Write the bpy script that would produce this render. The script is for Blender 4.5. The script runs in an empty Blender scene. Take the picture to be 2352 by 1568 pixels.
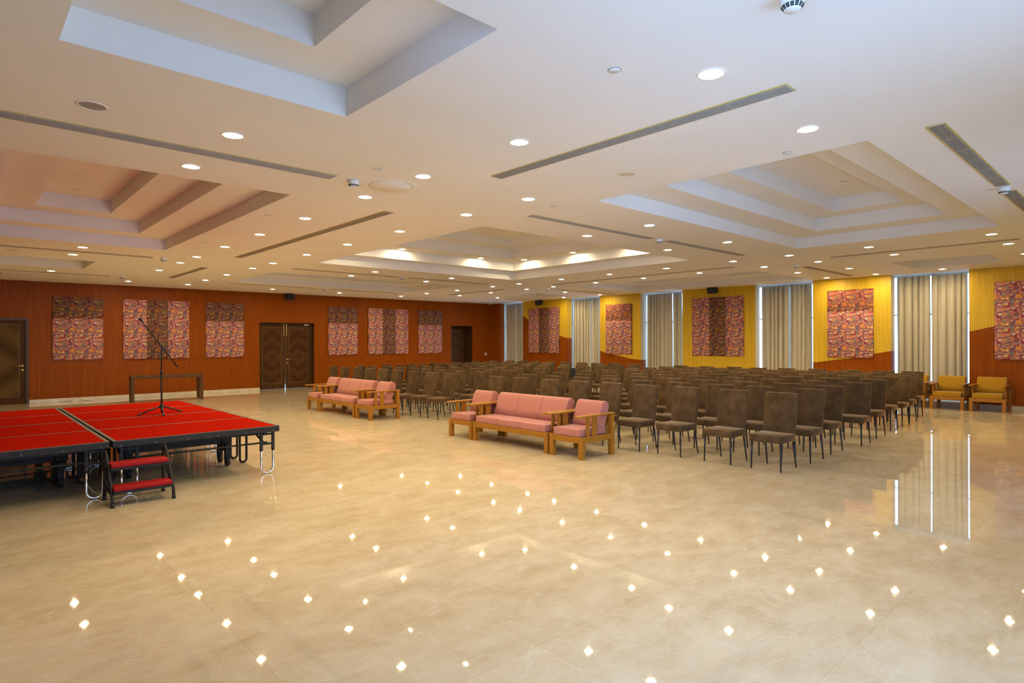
import bpy, bmesh, math, random
from math import sin, cos, pi, radians, sqrt
from mathutils import Vector, Matrix

S = bpy.context.scene
COL = S.collection
random.seed(7)

# ------------------------------------------------------------------ camera
YAW, PITCH, ROLL = 0.828304322, -0.000673729, -0.00367453
fw = Vector((cos(YAW)*cos(PITCH), sin(YAW)*cos(PITCH), sin(PITCH)))
rt = Vector((sin(YAW), -cos(YAW), 0)); up = rt.cross(fw)
R2 = rt*cos(ROLL) + up*sin(ROLL); U2 = -rt*sin(ROLL) + up*cos(ROLL)
cam = bpy.data.cameras.new('camera'); cam.sensor_width = 36.0
cam.lens = 1395.94/2352*36.0; cam.clip_start = 0.05; cam.clip_end = 200
co = bpy.data.objects.new('camera', cam); COL.objects.link(co)
m = Matrix.Identity(4)
for i in range(3):
    m[i][0], m[i][1], m[i][2] = R2[i], U2[i], -fw[i]
m[0][3], m[1][3], m[2][3] = 0.0, 0.0, 1.7
co.matrix_world = m
S.camera = co

# ------------------------------------------------------------------ world, exposure
SKY = (0.34, 0.56, 1.0); SKY_STRENGTH = 11.0
w = bpy.data.worlds.new('World'); S.world = w; w.use_nodes = True
bg = w.node_tree.nodes['Background']
bg.inputs[0].default_value = (*SKY, 1); bg.inputs[1].default_value = SKY_STRENGTH
S.view_settings.view_transform = 'Standard'; S.view_settings.look = 'None'
S.view_settings.gamma = 1; S.view_settings.use_curve_mapping = False
S.view_settings.exposure = 0.0
LAMP_COL = (1.0, 0.83, 0.52); LAMP_CORE = 2150.0; LAMP_RIM = 24.0
S.cycles.use_denoising = True
S.cycles.max_bounces = 10; S.cycles.diffuse_bounces = 5; S.cycles.glossy_bounces = 4
S.cycles.transparent_max_bounces = 12
S.cycles.caustics_reflective = False; S.cycles.caustics_refractive = False
S.cycles.sample_clamp_indirect = 8.0

# daylight openings behind the camera and along the curtain wall (sampling portals only)
SOUTH_WIN = [(1.2, 4.7), (7.2, 8.8)]                        # x ranges behind the camera; second window added to brighten the right coffer
XWEST0 = -0.92
WEST_WIN = [(-1.4, 1.9)]                        # y range in the wall left of the camera
BAYS = [(19.53, 21.10), (15.164, 16.90), (11.52, 13.244), (7.177, 8.914), (3.446, 5.15)]
def portal(loc, rot, sx, sy):
    l = bpy.data.lights.new('daylight_portal', 'AREA'); l.shape = 'RECTANGLE'; l.size = sx; l.size_y = sy
    l.cycles.is_portal = True
    o = bpy.data.objects.new('daylight_portal', l); COL.objects.link(o)
    o.location = loc; o.rotation_euler = rot; o['kind'] = 'helper'
for a, b in SOUTH_WIN:
    portal(((a+b)/2, -1.98, 1.7), (radians(90), 0, 0), b-a, 3.0)
for a, b in WEST_WIN:
    portal((XWEST0-0.1, (a+b)/2, 1.7), (0, radians(-90), 0), 3.0, b-a)
for a, b in BAYS:
    portal((19.24, (a+b)/2+0.02, 1.75), (0, radians(90), 0), 3.4, b-a+0.24)

# ------------------------------------------------------------------ materials
MATS = {}
def newmat(name):
    mt = bpy.data.materials.new(name); mt.use_nodes = True
    nt = mt.node_tree; b = nt.nodes['Principled BSDF']; MATS[name] = mt
    return mt, nt, b
def simple(name, col, rough=0.5, metal=0.0, coat=0.0, sheen=0.0, spec=0.5):
    mt, nt, b = newmat(name)
    b.inputs['Base Color'].default_value = (*col, 1); b.inputs['Roughness'].default_value = rough
    b.inputs['Metallic'].default_value = metal; b.inputs['Coat Weight'].default_value = coat
    b.inputs['Coat Roughness'].default_value = 0.15
    b.inputs['Sheen Weight'].default_value = sheen; b.inputs['Specular IOR Level'].default_value = spec
    return mt
def noise_mix(nt, b, c1, c2, scale, detail=4, stretch=None, lo=0.35, hi=0.65, coord='Object', rough=0.5):
    N = nt.nodes; L = nt.links
    tc = N.new('ShaderNodeTexCoord'); mp = N.new('ShaderNodeMapping'); L.new(tc.outputs[coord], mp.inputs[0])
    if stretch: mp.inputs['Scale'].default_value = stretch
    nz = N.new('ShaderNodeTexNoise'); nz.inputs['Scale'].default_value = scale; nz.inputs['Detail'].default_value = detail
    nz.inputs['Roughness'].default_value = rough
    L.new(mp.outputs[0], nz.inputs['Vector'])
    cr = N.new('ShaderNodeValToRGB'); cr.color_ramp.elements[0].position = lo; cr.color_ramp.elements[1].position = hi
    cr.color_ramp.elements[0].color = (*c1, 1); cr.color_ramp.elements[1].color = (*c2, 1)
    L.new(nz.outputs['Fac'], cr.inputs[0])
    if b is not None: L.new(cr.outputs[0], b.inputs['Base Color'])
    return mp, nz, cr
def textured(name, c1, c2, scale, rough=0.5, stretch=None, coat=0.0, sheen=0.0, lo=0.35, hi=0.65, bump=0.0, bscale=200, spec=0.5, coord='Object'):
    mt = simple(name, c1, rough, coat=coat, sheen=sheen, spec=spec); nt = mt.node_tree; b = nt.nodes['Principled BSDF']
    mp, nz, cr = noise_mix(nt, b, c1, c2, scale, stretch=stretch, lo=lo, hi=hi, coord=coord)
    if bump:
        n2 = nt.nodes.new('ShaderNodeTexNoise'); n2.inputs['Scale'].default_value = bscale
        nt.links.new(mp.outputs[0], n2.inputs['Vector'])
        bp = nt.nodes.new('ShaderNodeBump'); bp.inputs['Strength'].default_value = bump; bp.inputs['Distance'].default_value = 0.004
        nt.links.new(n2.outputs['Fac'], bp.inputs['Height']); nt.links.new(bp.outputs[0], b.inputs['Normal'])
    return mt

textured('ceiling_paint', (0.80, 0.775, 0.72), (0.83, 0.80, 0.75), 0.9, 0.9, spec=0.15)
simple('white_paint', (0.80, 0.79, 0.76), 0.6)
textured('cream_paint', (0.66, 0.60, 0.42), (0.70, 0.64, 0.46), 2.0, 0.6)
textured('orange_wood', (0.26, 0.058, 0.0015), (0.31, 0.074, 0.0025), 3.0, 0.40, stretch=(6, 6, 0.25), spec=0.09)
textured('walnut_wall', (0.20, 0.13, 0.06), (0.25, 0.165, 0.08), 3.0, 0.5, stretch=(6, 6, 0.25))
textured('yellow_wood', (0.62, 0.40, 0.022), (0.70, 0.46, 0.030), 3.0, 0.45, stretch=(6, 6, 0.25), spec=0.3)
textured('door_wood', (0.06, 0.026, 0.005), (0.085, 0.038, 0.008), 4.0, 0.5, stretch=(8, 8, 0.5), spec=0.10)
textured('door_edge', (0.055, 0.022, 0.008), (0.075, 0.03, 0.01), 4.0, 0.45)
textured('inlay_wood', (0.17, 0.095, 0.028), (0.21, 0.12, 0.035), 6.0, 0.4)
textured('skirting_stone', (0.58, 0.50, 0.35), (0.70, 0.62, 0.46), 3.0, 0.25)
textured('teak', (0.26, 0.10, 0.007), (0.40, 0.17, 0.014), 5.0, 0.42, stretch=(3, 3, 14), lo=0.3, hi=0.7, spec=0.3)
textured('dark_table_wood', (0.075, 0.030, 0.007), (0.12, 0.05, 0.012), 5.0, 0.5, stretch=(2, 9, 9), spec=0.2)
textured('pink_fabric', (0.41, 0.152, 0.116), (0.45, 0.172, 0.13), 40, 0.9, sheen=0.25, bump=0.15, bscale=350, spec=0.2)
textured('mustard_fabric', (0.33, 0.17, 0.006), (0.38, 0.195, 0.008), 60, 0.9, sheen=0.2, bump=0.25, bscale=300, spec=0.2)
textured('red_carpet', (0.34, 0.009, 0.003), (0.40, 0.013, 0.004), 25, 0.95, bump=0.2, bscale=260, spec=0.0)
textured('red_rubber', (0.32, 0.010, 0.010), (0.38, 0.014, 0.013), 60, 0.6, bump=0.4, bscale=160, spec=0.12)
simple('aluminium_edge', (0.085, 0.072, 0.052), 0.55, 0.1, spec=0.25)
textured('black_metal', (0.016, 0.014, 0.011), (0.026, 0.022, 0.017), 12, 0.55, spec=0.25)
simple('black_leg_metal', (0.018, 0.016, 0.022), 0.3, 0.3)
simple('chrome', (0.82, 0.82, 0.84), 0.12, 1.0)
simple('brass', (0.72, 0.52, 0.16), 0.28, 1.0)
simple('black_plastic', (0.012, 0.012, 0.014), 0.5)
simple('speaker_cloth', (0.020, 0.020, 0.022), 0.85)
simple('white_plastic', (0.78, 0.77, 0.74), 0.35)
simple('cream_plastic', (0.70, 0.63, 0.45), 0.4)
simple('grey_grille', (0.30, 0.28, 0.25), 0.6)
simple('dark_void', (0.015, 0.013, 0.012), 0.9)
simple('slat_metal', (0.42, 0.385, 0.33), 0.55, 0.0, spec=0.3)
simple('yellow_stain', (0.62, 0.46, 0.12), 0.7)
simple('cable_rubber', (0.03, 0.025, 0.02), 0.6)
simple('window_aluminium', (0.62, 0.64, 0.66), 0.45, 0.3)
simple('shadow_gap', (0.22, 0.20, 0.17), 0.9)

# velvet of the chairs: mottled nap, every chair slightly different
mt, nt, b = newmat('brown_velvet')
mp, nz, cr = noise_mix(nt, b, (0.055, 0.031, 0.013), (0.112, 0.066, 0.029), 7.0, detail=5, lo=0.3, hi=0.72)
oi = nt.nodes.new('ShaderNodeObjectInfo')
ad = nt.nodes.new('ShaderNodeVectorMath'); ad.operation = 'SCALE'; ad.inputs[0].default_value = (37, 53, 71)
nt.links.new(oi.outputs['Random'], ad.inputs['Scale']); nt.links.new(ad.outputs[0], mp.inputs['Location'])
hs = nt.nodes.new('ShaderNodeHueSaturation'); mr = nt.nodes.new('ShaderNodeMapRange')
mr.inputs['To Min'].default_value = 0.82; mr.inputs['To Max'].default_value = 1.15
nt.links.new(oi.outputs['Random'], mr.inputs['Value']); nt.links.new(mr.outputs[0], hs.inputs['Value'])
nt.links.new(cr.outputs[0], hs.inputs['Color']); nt.links.new(hs.outputs[0], b.inputs['Base Color'])
b.inputs['Roughness'].default_value = 0.85; b.inputs['Sheen Weight'].default_value = 0.75
b.inputs['Sheen Roughness'].default_value = 0.28; b.inputs['Sheen Tint'].default_value = (1.0, 0.58, 0.26, 1)
b.inputs['Specular IOR Level'].default_value = 0.15

# polished marble floor
mt, nt, b = newmat('polished_marble'); N, L = nt.nodes, nt.links
tc = N.new('ShaderNodeTexCoord')
mp, nz, cr = noise_mix(nt, None, (0.53, 0.41, 0.245), (0.67, 0.57, 0.405), 2.3, detail=11, stretch=(1.0, 1.6, 1), lo=0.32, hi=0.68, rough=0.72)
v1 = N.new('ShaderNodeTexNoise'); v1.inputs['Scale'].default_value = 2.2; v1.inputs['Detail'].default_value = 9; v1.inputs['Distortion'].default_value = 1.3
L.new(tc.outputs['Object'], v1.inputs['Vector'])
vr = N.new('ShaderNodeValToRGB'); e = vr.color_ramp.elements
e[0].position = 0.485; e[0].color = (0, 0, 0, 1); e[1].position = 0.5; e[1].color = (1, 1, 1, 1)
e2 = vr.color_ramp.elements.new(0.515); e2.color = (0, 0, 0, 1)
L.new(v1.outputs['Fac'], vr.inputs[0])
mx = N.new('ShaderNodeMixRGB'); mx.inputs[2].default_value = (0.74, 0.65, 0.50, 1)
sc = N.new('ShaderNodeMath'); sc.operation = 'MULTIPLY'; sc.inputs[1].default_value = 0.35
L.new(vr.outputs[0], sc.inputs[0]); L.new(sc.outputs[0], mx.inputs[0]); L.new(cr.outputs[0], mx.inputs[1])
# fine slab joints every 1.2 m and a slight shade difference from slab to slab
br = N.new('ShaderNodeTexBrick'); br.offset = 0.0; br.inputs['Scale'].default_value = 1.0
br.inputs['Mortar Size'].default_value = 0.0016; br.inputs['Brick Width'].default_value = 1.2; br.inputs['Row Height'].default_value = 1.2
br.inputs['Color1'].default_value = (1, 1, 1, 1); br.inputs['Color2'].default_value = (0.93, 0.92, 0.90, 1); br.inputs['Mortar'].default_value = (0.78, 0.74, 0.66, 1)
L.new(tc.outputs['Object'], br.inputs['Vector'])
mu = N.new('ShaderNodeMixRGB'); mu.blend_type = 'MULTIPLY'; mu.inputs[0].default_value = 1
L.new(mx.outputs[0], mu.inputs[1]); L.new(br.outputs['Color'], mu.inputs[2]); L.new(mu.outputs[0], b.inputs['Base Color'])
b.inputs['Roughness'].default_value = 0.022; b.inputs['IOR'].default_value = 1.5
bn = N.new('ShaderNodeTexNoise'); bn.inputs['Scale'].default_value = 1.6; bn.inputs['Detail'].default_value = 2
L.new(tc.outputs['Object'], bn.inputs['Vector'])
bp = N.new('ShaderNodeBump'); bp.inputs['Strength'].default_value = 0.06; bp.inputs['Distance'].default_value = 0.004
L.new(bn.outputs['Fac'], bp.inputs['Height']); L.new(bp.outputs[0], b.inputs['Normal'])

# lamps
def lamp_mat(name, strength):
    mt, nt, b = newmat(name)
    b.inputs['Base Color'].default_value = (0.8, 0.8, 0.8, 1)
    b.inputs['Emission Color'].default_value = (*LAMP_COL, 1); b.inputs['Emission Strength'].default_value = strength
lamp_mat('lamp_core', LAMP_CORE); lamp_mat('lamp_diffuser', LAMP_RIM)

# window glass
mt, nt, b = newmat('window_glass'); N, L = nt.nodes, nt.links
tr = N.new('ShaderNodeBsdfTransparent'); tr.inputs[0].default_value = (0.94, 0.97, 0.97, 1)
gl = N.new('ShaderNodeBsdfGlossy'); gl.inputs['Roughness'].default_value = 0.0
fr = N.new('ShaderNodeFresnel'); fr.inputs[0].default_value = 1.45; ms = N.new('ShaderNodeMixShader')
L.new(fr.outputs[0], ms.inputs[0]); L.new(tr.outputs[0], ms.inputs[1]); L.new(gl.outputs[0], ms.inputs[2])
L.new(ms.outputs[0], N['Material Output'].inputs[0])

# curtain cloth lets a little daylight through
mt, nt, b = newmat('curtain_cloth'); N, L = nt.nodes, nt.links
mp, nz, cr = noise_mix(nt, b, (0.52, 0.46, 0.34), (0.60, 0.54, 0.41), 30, stretch=(1, 1, 0.05))
b.inputs['Roughness'].default_value = 0.9; b.inputs['Specular IOR Level'].default_value = 0.1
tl = N.new('ShaderNodeBsdfTranslucent'); tl.inputs[0].default_value = (0.5, 0.45, 0.36, 1)
ms = N.new('ShaderNodeMixShader'); ms.inputs[0].default_value = 0.10
L.new(b.outputs[0], ms.inputs[1]); L.new(tl.outputs[0], ms.inputs[2]); L.new(ms.outputs[0], N['Material Output'].inputs[0])

# patchwork print of the wall hangings (local x across, z up, metres)
def print_mat(name, tint):
    mt, nt, b = newmat(name); N, L = nt.nodes, nt.links
    def node(t, **k):
        n = N.new(t)
        for a, v in k.items(): setattr(n, a, v)
        return n
    def math_(op, a, b_=None):
        n = node('ShaderNodeMath', operation=op)
        for i, v in enumerate((a, b_)):
            if v is None: continue
            if isinstance(v, (int, float)): n.inputs[i].default_value = v
            else: L.new(v, n.inputs[i])
        return n.outputs[0]
    tc = node('ShaderNodeTexCoord'); sp = node('ShaderNodeSeparateXYZ'); L.new(tc.outputs['Object'], sp.inputs[0])
    u = math_('WRAP', sp.outputs[0], 0.46); N[-1].inputs[2].default_value = 0.0
    v = math_('WRAP', sp.outputs[2], 0.62); N[-1].inputs[2].default_value = 0.0
    cb = node('ShaderNodeCombineXYZ'); L.new(u, cb.inputs[0]); L.new(v, cb.inputs[1])
    def vor(scale, rnd, dist='CHEBYCHEV', stretch=(1, 1, 1)):
        mp = node('ShaderNodeMapping'); mp.inputs['Scale'].default_value = stretch; L.new(cb.outputs[0], mp.inputs[0])
        n = node('ShaderNodeTexVoronoi', voronoi_dimensions='2D', distance=dist)
        n.inputs['Scale'].default_value = scale; n.inputs['Randomness'].default_value = rnd
        L.new(mp.outputs[0], n.inputs['Vector']); s = node('ShaderNodeSeparateColor'); L.new(n.outputs['Color'], s.inputs[0])
        return n.outputs['Distance'], s.outputs
    def ramp(fac, cols):
        r = node('ShaderNodeValToRGB'); r.color_ramp.interpolation = 'CONSTANT'; el = r.color_ramp.elements
        while len(el) < len(cols): el.new(0.5)
        for i, c in enumerate(cols):
            el[i].position = i/len(cols); el[i].color = (*c, 1)
        L.new(fac, r.inputs[0]); return r.outputs[0]
    def mix(fac, a, b_):
        n = node('ShaderNodeMixRGB')
        for i, x in ((0, fac), (1, a), (2, b_)):
            if isinstance(x, tuple): n.inputs[i].default_value = (*x, 1)
            elif isinstance(x, (int, float)): n.inputs[i].default_value = x
            else: L.new(x, n.inputs[i])
        return n.outputs[0]
    red = (0.22, 0.040, 0.062); rose = (0.36, 0.155, 0.165); orange = (0.42, 0.17, 0.085); tan = (0.27, 0.18, 0.135)
    plum = (0.15, 0.055, 0.095); slate = (0.11, 0.14, 0.185); cream = (0.55, 0.50, 0.45); yellow = (0.52, 0.28, 0.03); brown = (0.19, 0.105, 0.08)
    d1, c1 = vor(13, 0.55)
    base = ramp(c1[0], [rose, red, tan, rose, slate, orange, tan, red, rose, brown, orange, tan])
    d2, c2 = vor(26, 0.9, stretch=(1, 1.4, 1))
    base = mix(math_('GREATER_THAN', c2[1], 0.62), base, ramp(c2[0], [plum, orange, cream, slate, red, rose, yellow, brown, orange]))
    # zigzag bands
    tri = math_('PINGPONG', u, 0.035)
    z = math_('WRAP', math_('ADD', v, tri), 0.030); N[-1].inputs[2].default_value = 0.0
    band = math_('MULTIPLY', math_('LESS_THAN', z, 0.010), math_('GREATER_THAN', c1[1], 0.55))
    base = mix(band, base, ramp(c1[2], [cream, plum, red, brown, orange, slate]))
    # small rings and eyes
    d3, c3 = vor(9, 1.0, 'EUCLIDEAN')
    ring = math_('MULTIPLY', math_('LESS_THAN', math_('ABSOLUTE', math_('SUBTRACT', d3, 0.2)), 0.075), math_('GREATER_THAN', c3[0], 0.66))
    base = mix(ring, base, ramp(c3[1], [cream, plum, yellow, cream, slate]))
    # slanting dashes
    sl = math_('WRAP', math_('ADD', v, math_('MULTIPLY', u, -0.28)), 0.155); N[-1].inputs[2].default_value = 0.0
    d4, c4 = vor(7, 0.5, stretch=(1, 0.4, 1))
    dash = math_('MULTIPLY', math_('LESS_THAN', sl, 0.022), math_('GREATER_THAN', c4[0], 0.45))
    base = mix(dash, base, ramp(c4[1], [plum, slate, plum, yellow]))
    fin = node('ShaderNodeMixRGB', blend_type='MULTIPLY'); fin.inputs[0].default_value = 1; fin.inputs[2].default_value = (*tint, 1)
    L.new(base, fin.inputs[1]); L.new(fin.outputs[0], b.inputs['Base Color'])
    b.inputs['Roughness'].default_value = 0.9; b.inputs['Specular IOR Level'].default_value = 0.15
print_mat('print_bright', (1.35, 1.25, 1.22)); print_mat('print_brown', (0.60, 0.56, 0.42)); print_mat('print_warm', (0.95, 0.72, 0.55))

# chevron veneer of the doors
def chevron_mat(name, c1, c2, cx, diag, period):
    mt, nt, b = newmat(name); N, L = nt.nodes, nt.links
    tc = N.new('ShaderNodeTexCoord'); sp = N.new('ShaderNodeSeparateXYZ'); L.new(tc.outputs['Object'], sp.inputs[0])
    def M(op, a, b_=None):
        n = N.new('ShaderNodeMath'); n.operation = op
        for i, v in enumerate((a, b_)):
            if v is None: continue
            if isinstance(v, (int, float)): n.inputs[i].default_value = v
            else: L.new(v, n.inputs[i])
        return n.outputs[0]
    ax = M('MULTIPLY', M('ABSOLUTE', M('SUBTRACT', sp.outputs[0], cx)), diag)
    az = M('ABSOLUTE', M('SUBTRACT', sp.outputs[2], 1.15))
    s = M('PINGPONG', M('ADD', ax, az), period)
    f = M('DIVIDE', s, period)
    cr = N.new('ShaderNodeValToRGB'); cr.color_ramp.elements[0].color = (*c1, 1); cr.color_ramp.elements[1].color = (*c2, 1)
    cr.color_ramp.elements[0].position = 0.1; cr.color_ramp.elements[1].position = 0.9
    L.new(f, cr.inputs[0]); L.new(cr.outputs[0], b.inputs['Base Color'])
    b.inputs['Roughness'].default_value = 0.55; b.inputs['Specular IOR Level'].default_value = 0.10
chevron_mat('door_chevron', (0.055, 0.021, 0.006), (0.085, 0.036, 0.009), 0.0, 0.75, 0.22)
mt_ = chevron_mat('door_lacquer', (0.06, 0.03, 0.015), (0.09, 0.045, 0.02), 0.0, 0.75, 0.22)
MATS['door_lacquer'].node_tree.nodes['Principled BSDF'].inputs['Coat Weight'].default_value = 1.0
MATS['door_lacquer'].node_tree.nodes['Principled BSDF'].inputs['Coat Roughness'].default_value = 0.22
chevron_mat('door_diagonal', (0.065, 0.034, 0.009), (0.125, 0.07, 0.018), -0.55, 0.7, 0.42)

# ------------------------------------------------------------------ mesh helpers
class MB:
    """collects shapes into one bmesh; several materials allowed"""
    def __init__(s): s.bm = bmesh.new(); s.mats = []; s.cur = 0
    def mat(s, name):
        if name not in s.mats: s.mats.append(name)
        s.cur = s.mats.index(name); return s
    def quad(s, *ps):
        f = s.bm.faces.new([s.bm.verts.new(p) for p in ps]); f.material_index = s.cur; return f
    def box(s, lo, hi, bevel=0.0, seg=2, mtx=None):
        lo, hi = Vector(lo), Vector(hi); c = (lo+hi)/2; d = hi-lo
        M4 = Matrix.Translation(c) @ Matrix.Diagonal((d.x, d.y, d.z, 1))
        n0 = set(s.bm.faces)
        r = bmesh.ops.create_cube(s.bm, size=1.0, matrix=M4)
        vs = r['verts']
        if bevel > 0:
            es = list({e for v in vs for e in v.link_edges})
            rr = bmesh.ops.bevel(s.bm, geom=vs+es, offset=min(bevel, 0.49*min(d)), segments=seg, profile=0.5, affect='EDGES', clamp_overlap=True)
        nf = [f for f in s.bm.faces if f not in n0]
        for f in nf:
            f.material_index = s.cur
            if bevel > 0 and seg > 1: f.smooth = True
        if mtx is not None:
            bmesh.ops.transform(s.bm, matrix=mtx, verts=list({v for f in nf for v in f.verts}))
        return nf
    def tube(s, pts, r, n=8, caps=True, r1=None, smooth=True):
        pts = [Vector(p) for p in pts]; k = len(pts); rings = []
        ref = None
        for i, p in enumerate(pts):
            if i == 0: t = pts[1]-p
            elif i == k-1: t = p-pts[i-1]
            else: t = (pts[i+1]-p).normalized()+(p-pts[i-1]).normalized()
            t.normalize()
            if ref is None:
                ref = t.orthogonal().normalized()
            else:
                ref = (ref - t*ref.dot(t)); ref.normalize()
            q = t.cross(ref); rr = r if r1 is None else r+(r1-r)*i/(k-1)
            rings.append([s.bm.verts.new(p+(ref*cos(2*pi*j/n)+q*sin(2*pi*j/n))*rr) for j in range(n)])
        for a, b in zip(rings, rings[1:]):
            for j in range(n):
                f = s.bm.faces.new((a[j], a[(j+1) % n], b[(j+1) % n], b[j])); f.material_index = s.cur; f.smooth = smooth
        if caps:
            for rg, rev in ((rings[0], True), (rings[-1], False)):
                f = s.bm.faces.new(rg[::-1] if rev else rg); f.material_index = s.cur
        return s
    def lathe(s, prof, c=(0, 0, 0), n=24, smooth=True, close=True):
        c = Vector(c); rings = []
        for r, z in prof:
            if r < 1e-6: rings.append([s.bm.verts.new(c+Vector((0, 0, z)))])
            else: rings.append([s.bm.verts.new(c+Vector((r*cos(2*pi*j/n), r*sin(2*pi*j/n), z))) for j in range(n)])
        for a, b in zip(rings, rings[1:]):
            for j in range(n):
                if len(a) == 1 and len(b) == 1: continue
                if len(a) == 1: vs = (a[0], b[j], b[(j+1) % n])
                elif len(b) == 1: vs = (a[j], b[0], a[(j+1) % n])
                else: vs = (a[j], b[j], b[(j+1) % n], a[(j+1) % n])
                f = s.bm.faces.new(vs); f.material_index = s.cur; f.smooth = smooth
        return s
    def disc(s, c, r, n=24):
        vs = [s.bm.verts.new((c[0]+r*cos(-2*pi*j/n), c[1]+r*sin(-2*pi*j/n), c[2])) for j in range(n)]
        f = s.bm.faces.new(vs); f.material_index = s.cur; return f
    def mesh(s, name, fix=True):
        if fix: bmesh.ops.recalc_face_normals(s.bm, faces=s.bm.faces)
        me = bpy.data.meshes.new(name); s.bm.to_mesh(me); s.bm.free()
        for n in s.mats: me.materials.append(MATS[n])
        return me
    def build(s, name, parent=None, fix=True):
        o = bpy.data.objects.new(name, s.mesh(name, fix)); COL.objects.link(o)
        if parent is not None: o.parent = parent
        return o
def mk(mat):
    return MB().mat(mat)
def tag(o, label=None, cat=None, group=None, kind=None):
    if label: o['label'] = label
    if cat: o['category'] = cat
    if group: o['group'] = group
    if kind: o['kind'] = kind
    return o
def thing(name, label, cat, loc=(0, 0, 0), rz=0.0, group=None):
    o = bpy.data.objects.new(name, None); COL.objects.link(o); o.empty_display_size = 0.1
    o.location = loc; o.rotation_euler = (0, 0, rz)
    return tag(o, label, cat, group)
def struct_empty(name, loc=(0, 0, 0)):
    o = bpy.data.objects.new(name, None); COL.objects.link(o); o.location = loc; o['kind'] = 'structure'; return o
def kids(o):
    return [c for c in ALLKIDS.get(o.name, [])]
ALLKIDS = {}
def dup(root, loc, rz, label, cat=None, group=None):
    """a copy of a thing with copies of its parts and sub-parts"""
    r = root.copy(); COL.objects.link(r); r.location = loc; r.rotation_euler = (0, 0, rz); r['label'] = label
    if group: r['group'] = group
    def rec(src, dst):
        for ch in src.children:
            c = ch.copy(); COL.objects.link(c); c.parent = dst
            rec(ch, c)
    rec(root, r)
    return r
ORD = ['first', 'second', 'third', 'fourth', 'fifth', 'sixth', 'seventh', 'eighth', 'ninth', 'tenth', 'eleventh', 'twelfth', 'thirteenth']

# ------------------------------------------------------------------ the room
XW, YW, ZC = 18.58, 21.72, 3.44       # front of the window-wall piers, face of the orange wall, ceiling
XB, YS, XWEST = 19.12, -1.75, -0.8
o = mk('polished_marble'); o.box((XWEST-0.1, YS-0.2, -0.15), (XB+0.15, YW+1.2, 0.0))
fl = o.build('floor'); tag(fl, kind='structure')

# ceiling with stepped coffers
COFFERS = [
    (0.449, 2.24, 2.55, 4.33, [(0.0, 0.22), (0.47, 0.21)]),
    (15.55, 17.35, 2.55, 4.33, [(0.0, 0.22), (0.47, 0.21)]),
    (0.449, 2.24, 15.67, 17.45, [(0.0, 0.22), (0.47, 0.21)]),
    (15.55, 17.35, 15.67, 17.45, [(0.0, 0.22), (0.47, 0.21)]),
    (-0.1, 2.937, 7.07, 12.89, [(0.0, 0.19), (0.52, 0.20), (0.51, 0.21)]),
    (14.84, 17.88, 7.07, 12.89, [(0.0, 0.19), (0.52, 0.20), (0.51, 0.21)]),
    (5.89, 11.835, 1.81, 4.845, [(0.0, 0.19), (0.55, 0.21), (0.46, 0.21)]),
    (5.89, 11.835, 15.2, 18.22, [(0.0, 0.19), (0.55, 0.21), (0.46, 0.21)]),
    (5.90, 11.775, 7.06, 12.76, [(0.0, 0.212), (0.31, 0.22), (0.55, 0.25), (0.42, 0.19)]),
]
c = mk('ceiling_paint')
xs = sorted({XWEST-0.1, XB+0.1} | {v for k in COFFERS for v in k[:2]})
ys = sorted({YS-0.1, YW+0.8} | {v for k in COFFERS for v in k[2:4]})
for xa, xb in zip(xs, xs[1:]):
    for ya, yb in zip(ys, ys[1:]):
        mx_, my_ = (xa+xb)/2, (ya+yb)/2
        if any(k[0] < mx_ < k[1] and k[2] < my_ < k[3] for k in COFFERS): continue
        c.quad((xa, ya, ZC), (xa, yb, ZC), (xb, yb, ZC), (xb, ya, ZC))
for x0, x1, y0, y1, steps in COFFERS:
    z = ZC
    for i, (ins, h) in enumerate(steps):
        if ins:
            X0, X1, Y0, Y1 = x0+ins, x1-ins, y0+ins, y1-ins
            c.quad((x0, y0, z), (X0, Y0, z), (X1, Y0, z), (x1, y0, z)); c.quad((x0, y1, z), (x1, y1, z), (X1, Y1, z), (X0, Y1, z))
            c.quad((x0, y0, z), (x0, y1, z), (X0, Y1, z), (X0, Y0, z)); c.quad((x1, y0, z), (X1, Y0, z), (X1, Y1, z), (x1, y1, z))
            x0, x1, y0, y1 = X0, X1, Y0, Y1
        z2 = z+h
        c.quad((x0, y0, z), (x0, y0, z2), (x1, y0, z2), (x1, y0, z)); c.quad((x0, y1, z), (x1, y1, z), (x1, y1, z2), (x0, y1, z2))
        c.quad((x0, y0, z), (x0, y1, z), (x0, y1, z2), (x0, y0, z2)); c.quad((x1, y0, z), (x1, y0, z2), (x1, y1, z2), (x1, y1, z))
        z = z2
    c.quad((x0, y0, z), (x0, y1, z), (x1, y1, z), (x1, y0, z))
# slab above so that no daylight comes in around the coffers
c.box((XWEST-0.15, YS-0.25, 4.6), (XB+0.2, YW+0.9, 4.7))
for a in (((XWEST-0.15, YS-0.25, ZC+0.001), (XWEST-0.1, YW+0.9, 4.6)), ((XB+0.1, YS-0.25, ZC+0.001), (XB+0.2, YW+0.9, 4.6)),
          ((XWEST-0.15, YS-0.25, ZC+0.001), (XB+0.2, YS-0.1, 4.6)), ((XWEST-0.15, YW+0.8, ZC+0.001), (XB+0.2, YW+0.9, 4.6))):
    c.box(*a)
tag(c.build('ceiling', fix=False), kind='structure')

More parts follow.
